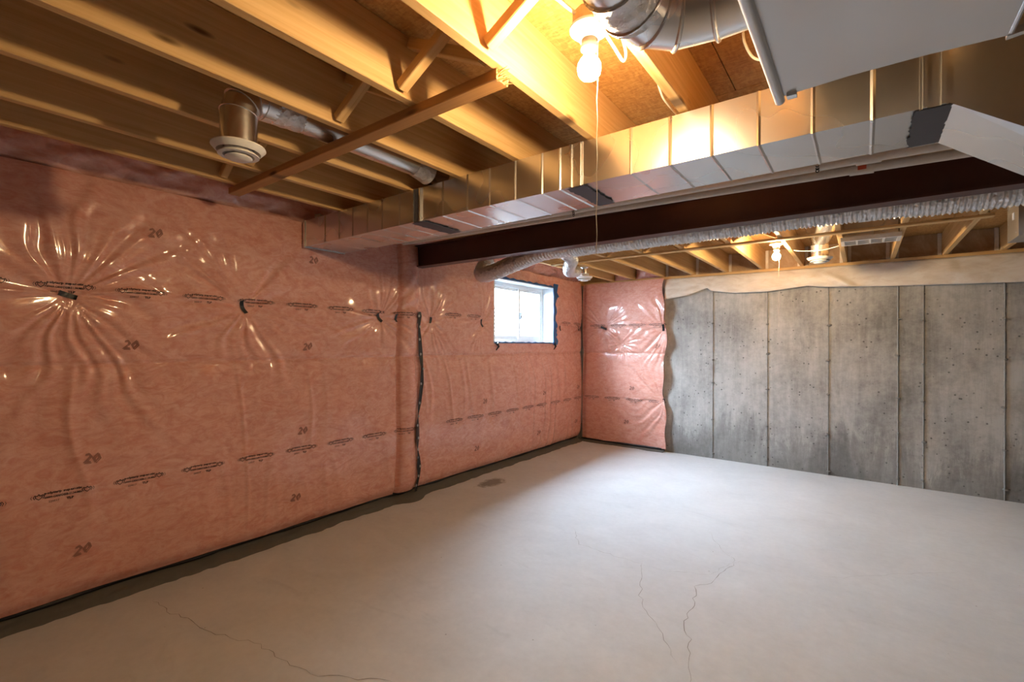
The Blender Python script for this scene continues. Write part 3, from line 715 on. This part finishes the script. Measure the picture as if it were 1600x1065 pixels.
MB().tube([p1-Vector((0, .02, 0)), p1+Vector((0, .02, -.004)), p1+Vector((0, .05, -.006)), p1+Vector((0, .085, -.01))], [.0595, .064, .068, .072], 20).build('foil_boot', M['foil'], rb, True)
MB().tube([p1+Vector((0, .08, 0)), p1+Vector((0, .2, 0))], .058, 24).build('takeoff', M['pipe'], rb, True)

# crumpled foil stub where the duct end meets the rim insulation
m = MB(); P0 = Vector((-3.28, 1.90, 2.385))
m.tube([P0+Vector((.02*i, .028*i, .003*math.sin(i*2))) for i in range(8)], [.02+.008*math.sin(i*2.3) for i in range(8)], 10)
tag(m.build('foil_scrap', M['foil'], None, True), 'crumpled foil scrap on top of the long duct beside pink insulation', 'foil')

# ------------------------------------------------------------------ drain pipes
def drain(name, label, y, r, pts, coup):
    t = thing(name, label, 'pipe', (0, 0, 0), 'drain pipes along the beam')
    zf = lambda x: float(np.interp(x, [p[0] for p in pts], [p[1] for p in pts]))
    xs = [pts[0][0], coup, pts[-1][0]]
    MB().tube([(x, y, zf(x)) for x in (xs[0], coup)], r, 20).build('pipe_length', M['pvc'], t, True)
    MB().tube([(x, y, zf(x)) for x in (coup, xs[2])], r, 20).build('pipe_length', M['pvc'], t, True)
    c = MB().tube([(coup-.045, y, zf(coup-.045)), (coup+.045, y, zf(coup+.045))], r+.006, 20).build('coupling', M['pvc'], t, True)
    return t, c, zf
t1, c1, z1f = drain('drain_pipe', 'thicker cream plastic drain pipe along the beam, tucked under the joists', 2.60, .030, [(-3.2, 2.322), (-1.0, 2.318), (0, 2.292), (1.4, 2.262)], 0.02)
t2, c2, z2f = drain('drain_pipe', 'thinner cream plastic drain pipe with red label, lower of the two', 2.675, .021, [(-3.2, 2.318), (-1.0, 2.305), (0, 2.262), (1.4, 2.225)], -0.005)
MB().box((-.02, 2.675-.0285, z2f(0)-.012), (.012, 2.675-.0265, z2f(0)+.006)).build('red_label', M['red'], c2)
for i, x in enumerate((-1.46, -.17, 1.0)):
    h = MB()
    for k in range(9):
        z = 2.356-.0115*k-.004; 
        h.tube([(x+.006*math.cos(a), 2.553+.012*k*.3+.002*(k % 2), z+.008*math.sin(a)) for a in np.linspace(0, 2*PI, 9)], .0022, 6, False)
    o = h.build('hanger_chain', M['strapblk']); tag(o, f'small black hanger strap on the drain pipes, {ORD[i]} from the pink wall', 'hanger', 'pipe hangers')

# ------------------------------------------------------------------ flexible foil duct behind the beam
def smooth(pts, n=12):
    P = [Vector(p) for p in pts]; out = []
    for i in range(len(P)-1):
        p0, p1, p2, p3 = P[max(i-1, 0)], P[i], P[i+1], P[min(i+2, len(P)-1)]
        for k in range(n):
            t = k/n; out.append(.5*((2*p1)+(p2-p0)*t+(2*p0-5*p1+4*p2-p3)*t*t+(-p0+3*p1-3*p2+p3)*t**3))
    return out+[P[-1]]
def resample(P, step):
    d = [0]
    for a, b in zip(P[:-1], P[1:]): d.append(d[-1]+(b-a).length)
    n = int(d[-1]/step); s = np.linspace(0, d[-1], n); A = np.array([p[:] for p in P])
    return [Vector((float(np.interp(t, d, A[:, 0])), float(np.interp(t, d, A[:, 1])), float(np.interp(t, d, A[:, 2])))) for t in s], s
def flex(name, pts, r, par, pitch=.021, seed=0):
    P, s = resample(smooth(pts), pitch/5)
    R = [r*(1+.055*math.sin(2*PI*t/pitch)+.10*(float(vn(t*6, 0, 101+seed))-.5)) for t in s]
    m = MB().tube(P, R, 22)
    m.v = [tuple(np.array(v) + .007*(np.array([random.random(), random.random(), random.random()])-.5)) for v in m.v]
    return m.build(name, M['foil'], par, 'all')
fx = thing('flexible_duct', 'silver foil flexible duct along the far side of the beam, branching by the window', 'duct', (0, 0, 0))
YF = 3.145
flex('trunk', [(2.6, YF, 2.2), (1.2, YF, 2.195), (.55, YF, 2.188), (0, YF, 2.205), (-.7, YF, 2.205), (-1.35, YF+.01, 2.205), (-1.8, YF+.02, 2.21)], .085, fx)
flex('branch', [(-1.75, YF+.02, 2.21), (-2.1, YF+.03, 2.19), (-2.4, YF+.08, 2.14), (-2.65, YF+.14, 2.10), (-2.88, YF+.22, 2.10), (-3.0, YF+.36, 2.17), (-3.02, YF+.45, 2.28)], .072, fx, .03, 3)
flex('branch', [(-1.78, YF+.06, 2.22), (-2.05, YF+.35, 2.25), (-2.25, YF+.8, 2.26), (-2.45, 4.25, 2.255), (-2.62, 4.55, 2.255), (-2.70, 4.85, 2.30)], .062, fx, .03, 5)
tp = MB().tube([(x, YF+.012, 2.207) for x in np.linspace(-.02, .08, 8)], [.088+.003*math.sin(i*3) for i in range(8)], 22).build('foil_tape', M['foil'], fx, True)

# far diffusers
d1 = thing('ceiling_diffuser', 'white round diffuser on foil duct above the window corner', 'diffuser', (0, 0, 0))
p = at(913, 437, 'x', -2.68); diffuser(d1, (p.x, p.y, p.z+.045), .95)
MB().lathe([(.03, .0), (.034, .02), (.03, .07), (.05, .09)], 18, (p.x, p.y, p.z+.06), True).build('collar', M['pipe'], d1, True)
d2 = thing('branch_duct', 'short galvanised drop duct with white round diffuser beside the far bulb', 'duct', (0, 0, 0))
p = at(1281, 408, 'z', 2.27); diffuser(d2, (p.x, p.y, p.z+.045), 1.05)
down_elbow(d2, (p.x, p.y, 2.49), p.z+.045, .072, 3, .07, (.15, -.99, 0))
MB().tube([(p.x+.03, p.y-.12, 2.485), (p.x+.14, YF+1.2, 2.47), (p.x+.16, YF+.6, 2.46)], .072, 24).build('round_pipe', M['pipe'], d2, True)
MB().tube([(p.x+.001*math.cos(i), p.y, z) for i, z in enumerate(np.linspace(2.36, 2.42, 6))], [.0755+.002*math.sin(i*3) for i in range(6)], 22).build('foil_tape', M['foil'], d2, True)
# register boot
rg = thing('register_boot', 'rectangular metal boot with white grille tucked between far joists', 'register', (0, 0, 0))
a = at(1318, 378, 'y', 4.86); b = at(1415, 364, 'y', 4.86)
gx0, gx1 = JX[7]+.045, JX[8]-.006; gz = 2.315
MB().box((gx0, 4.80, gz+.02), (gx1, 4.98, ZJ+.14)).build('boot', M['galv'], rg)
g = MB(); g.box((gx0-.02, 4.775, gz), (gx1+.02, 4.80, gz+.035)); g.box((gx0-.02, 4.98, gz), (gx1+.02, 5.005, gz+.035)); g.box((gx0-.02, 4.80, gz), (gx0+.005, 4.98, gz+.02)); g.box((gx1-.005, 4.80, gz), (gx1+.02, 4.98, gz+.02))
g.build('grille_frame', M['white'], rg)
for i in range(1, 4):
    x = gx0+(gx1-gx0)*i/4; MB().box((x-.006, 4.80, gz+.002), (x+.006, 4.98, gz+.012)).build('grille_bar', M['white'], rg)
for i in range(9): MB().box((gx0, 4.805+i*.0195, gz+.006), (gx1, 4.809+i*.0195, gz+.02)).build('louvre', M['white'], rg)
# boxy return drop in the far bay
bd = thing('boxed_duct', 'boxy galvanised duct hanging below far joists with foil taped joint', 'duct', (0, 0, 0))
qx = JX[9]+.06
pa = at(1574, 383, 'x', qx); pb = at(1594, 366, 'x', qx)
MB().box((qx, pb.y, pb.z), (qx+.55, pa.y, 2.352)).build('duct_body', M['galv'], bd)
MB().box((qx-.008, pb.y-.012, pb.z-.006), (qx+.56, pb.y+.008, 2.354)).build('drive_cleat', M['galv'], bd)
MB().tube([(qx-.01+.004*math.sin(i*3), pb.y+.04+i*.03, 2.335+.008*math.sin(i*2)) for i in range(12)], [.012+.006*math.sin(i*2.2) for i in range(12)], 8).build('foil_tape', M['foil'], bd, True)
MB().box((qx-.002, (pa.y+pb.y)/2-.02, (pa.z+2.35)/2-.02), (qx, (pa.y+pb.y)/2+.02, (pa.z+2.35)/2+.02)).build('paper_tag', M['white'], bd)

# ------------------------------------------------------------------ pull chain lampholders
def lampholder(label, c, bulb, string_end, g):
    x, y, z = c                                     # z = underside of the plate rim
    t = thing('lampholder', label, 'light', c, g)
    bx = MB().lathe([(.050, .008), (.052, .012), (.052, .048), (.048, .05)], 8).build('octagon_box', M['brassbox'], t)
    MB().lathe([(.030, -.030), (.034, -.012), (.05, -.006), (.058, -.002), (.060, .004), (.056, .009), (.03, .011)], 36).build('porcelain_plate', M['porcelain'], t, True)
    MB().lathe([(.021, -.060), (.025, -.058), (.025, -.046), (.022, -.044), (.022, -.03)], 24, caps=False).build('socket', M['porcelain'], t, True)
    b = MB().lathe([(0.0001, -.148), (.013, -.1475), (.024, -.142), (.032, -.131), (.035, -.116), (.033, -.102), (.026, -.089), (.018, -.080), (.016, -.072)], 28).build('bulb', bulb, t, True)
    MB().lathe([(.016, -.074), (.0165, -.060), (.016, -.045)], 20).build('bulb_neck', M['porcelain'], b, True)
    n = 40; st = [(.021+.0012*math.sin(i*.9), .012, -.012-(z-string_end-.012)*i/n) for i in range(n+1)]
    MB().tube(st, .0014, 6).build('pull_cord', M['string'], t, True)
    MB().lathe([(.003, -.02), (.006, -.016), (.006, -.008), (.003, -.004)], 10, (.021, .012, 0)).build('cord_guide', M['dot'], t, True)
    return t
l1 = at(921, 47, 'x', -.652)
lampholder('white porcelain pull chain lampholder with lit bulb, nailed beside a near joist', (l1.x, l1.y, l1.z), M['bulb1'], 1.72, 'bare bulb lampholders')
l2 = at(1213, 385, 'y', 4.98)
lampholder('white porcelain pull chain lampholder with lit bulb beyond the beam', (l2.x, l2.y, l2.z+.02), M['bulb2'], 1.62, 'bare bulb lampholders')
def cable(label, pts, r=.0055):
    tag(MB().tube(smooth(pts, 10), r, 8).build('electric_cable', M['cable'], None, 'all'), label, 'cable', 'white electric cables')
L = Vector((l1.x, l1.y, l1.z))
cable('white cable entering the octagon box of the near lampholder from the camera side', [(L.x-.02, L.y-.05, L.z+.03), (L.x-.045, L.y-.10, L.z+.05), (L.x-.065, L.y-.17, L.z+.06), (L.x-.08, L.y-.3, L.z+.10), (L.x-.09, L.y-.7, L.z+.18)])
cable('white cable looping down beside the near bulb and back to the joist', [(L.x+.02, L.y+.05, L.z+.02), (L.x+.035, L.y+.10, L.z-.015), (L.x+.05, L.y+.13, L.z-.045), (L.x+.057, L.y+.135, L.z-.02), (L.x+.055, L.y+.10, L.z+.03), (L.x+.063, L.y+.07, L.z+.06)], .005)
cable('white cable running along the near joist and down behind the long duct', [(-.592, 1.34, 2.53), (-.592, 1.5, 2.50), (-.60, 1.62, 2.46), (-.61, 1.73, 2.40), (-.61, 1.82, 2.385), (-.61, 2.1, 2.40)], .004)
q0 = at(1161, 52, 'z', 2.585); 
cable('white cable dropping from a hole in the subfloor near the return duct', [(q0.x, q0.y, 2.592), (q0.x+.005, q0.y+.01, 2.55), (q0.x+.03, q0.y+.03, 2.50), (q0.x+.075, q0.y+.02, 2.475), (q0.x+.14, q0.y-.02, 2.475)], .005)
cable('thin white cable strung between far joists in front of the round drop duct', [(-.54, 5.27, 2.37), (-.45, 5.29, 2.355), (-.3, 5.29, 2.35), (-.178, 5.27, 2.37)], .004)
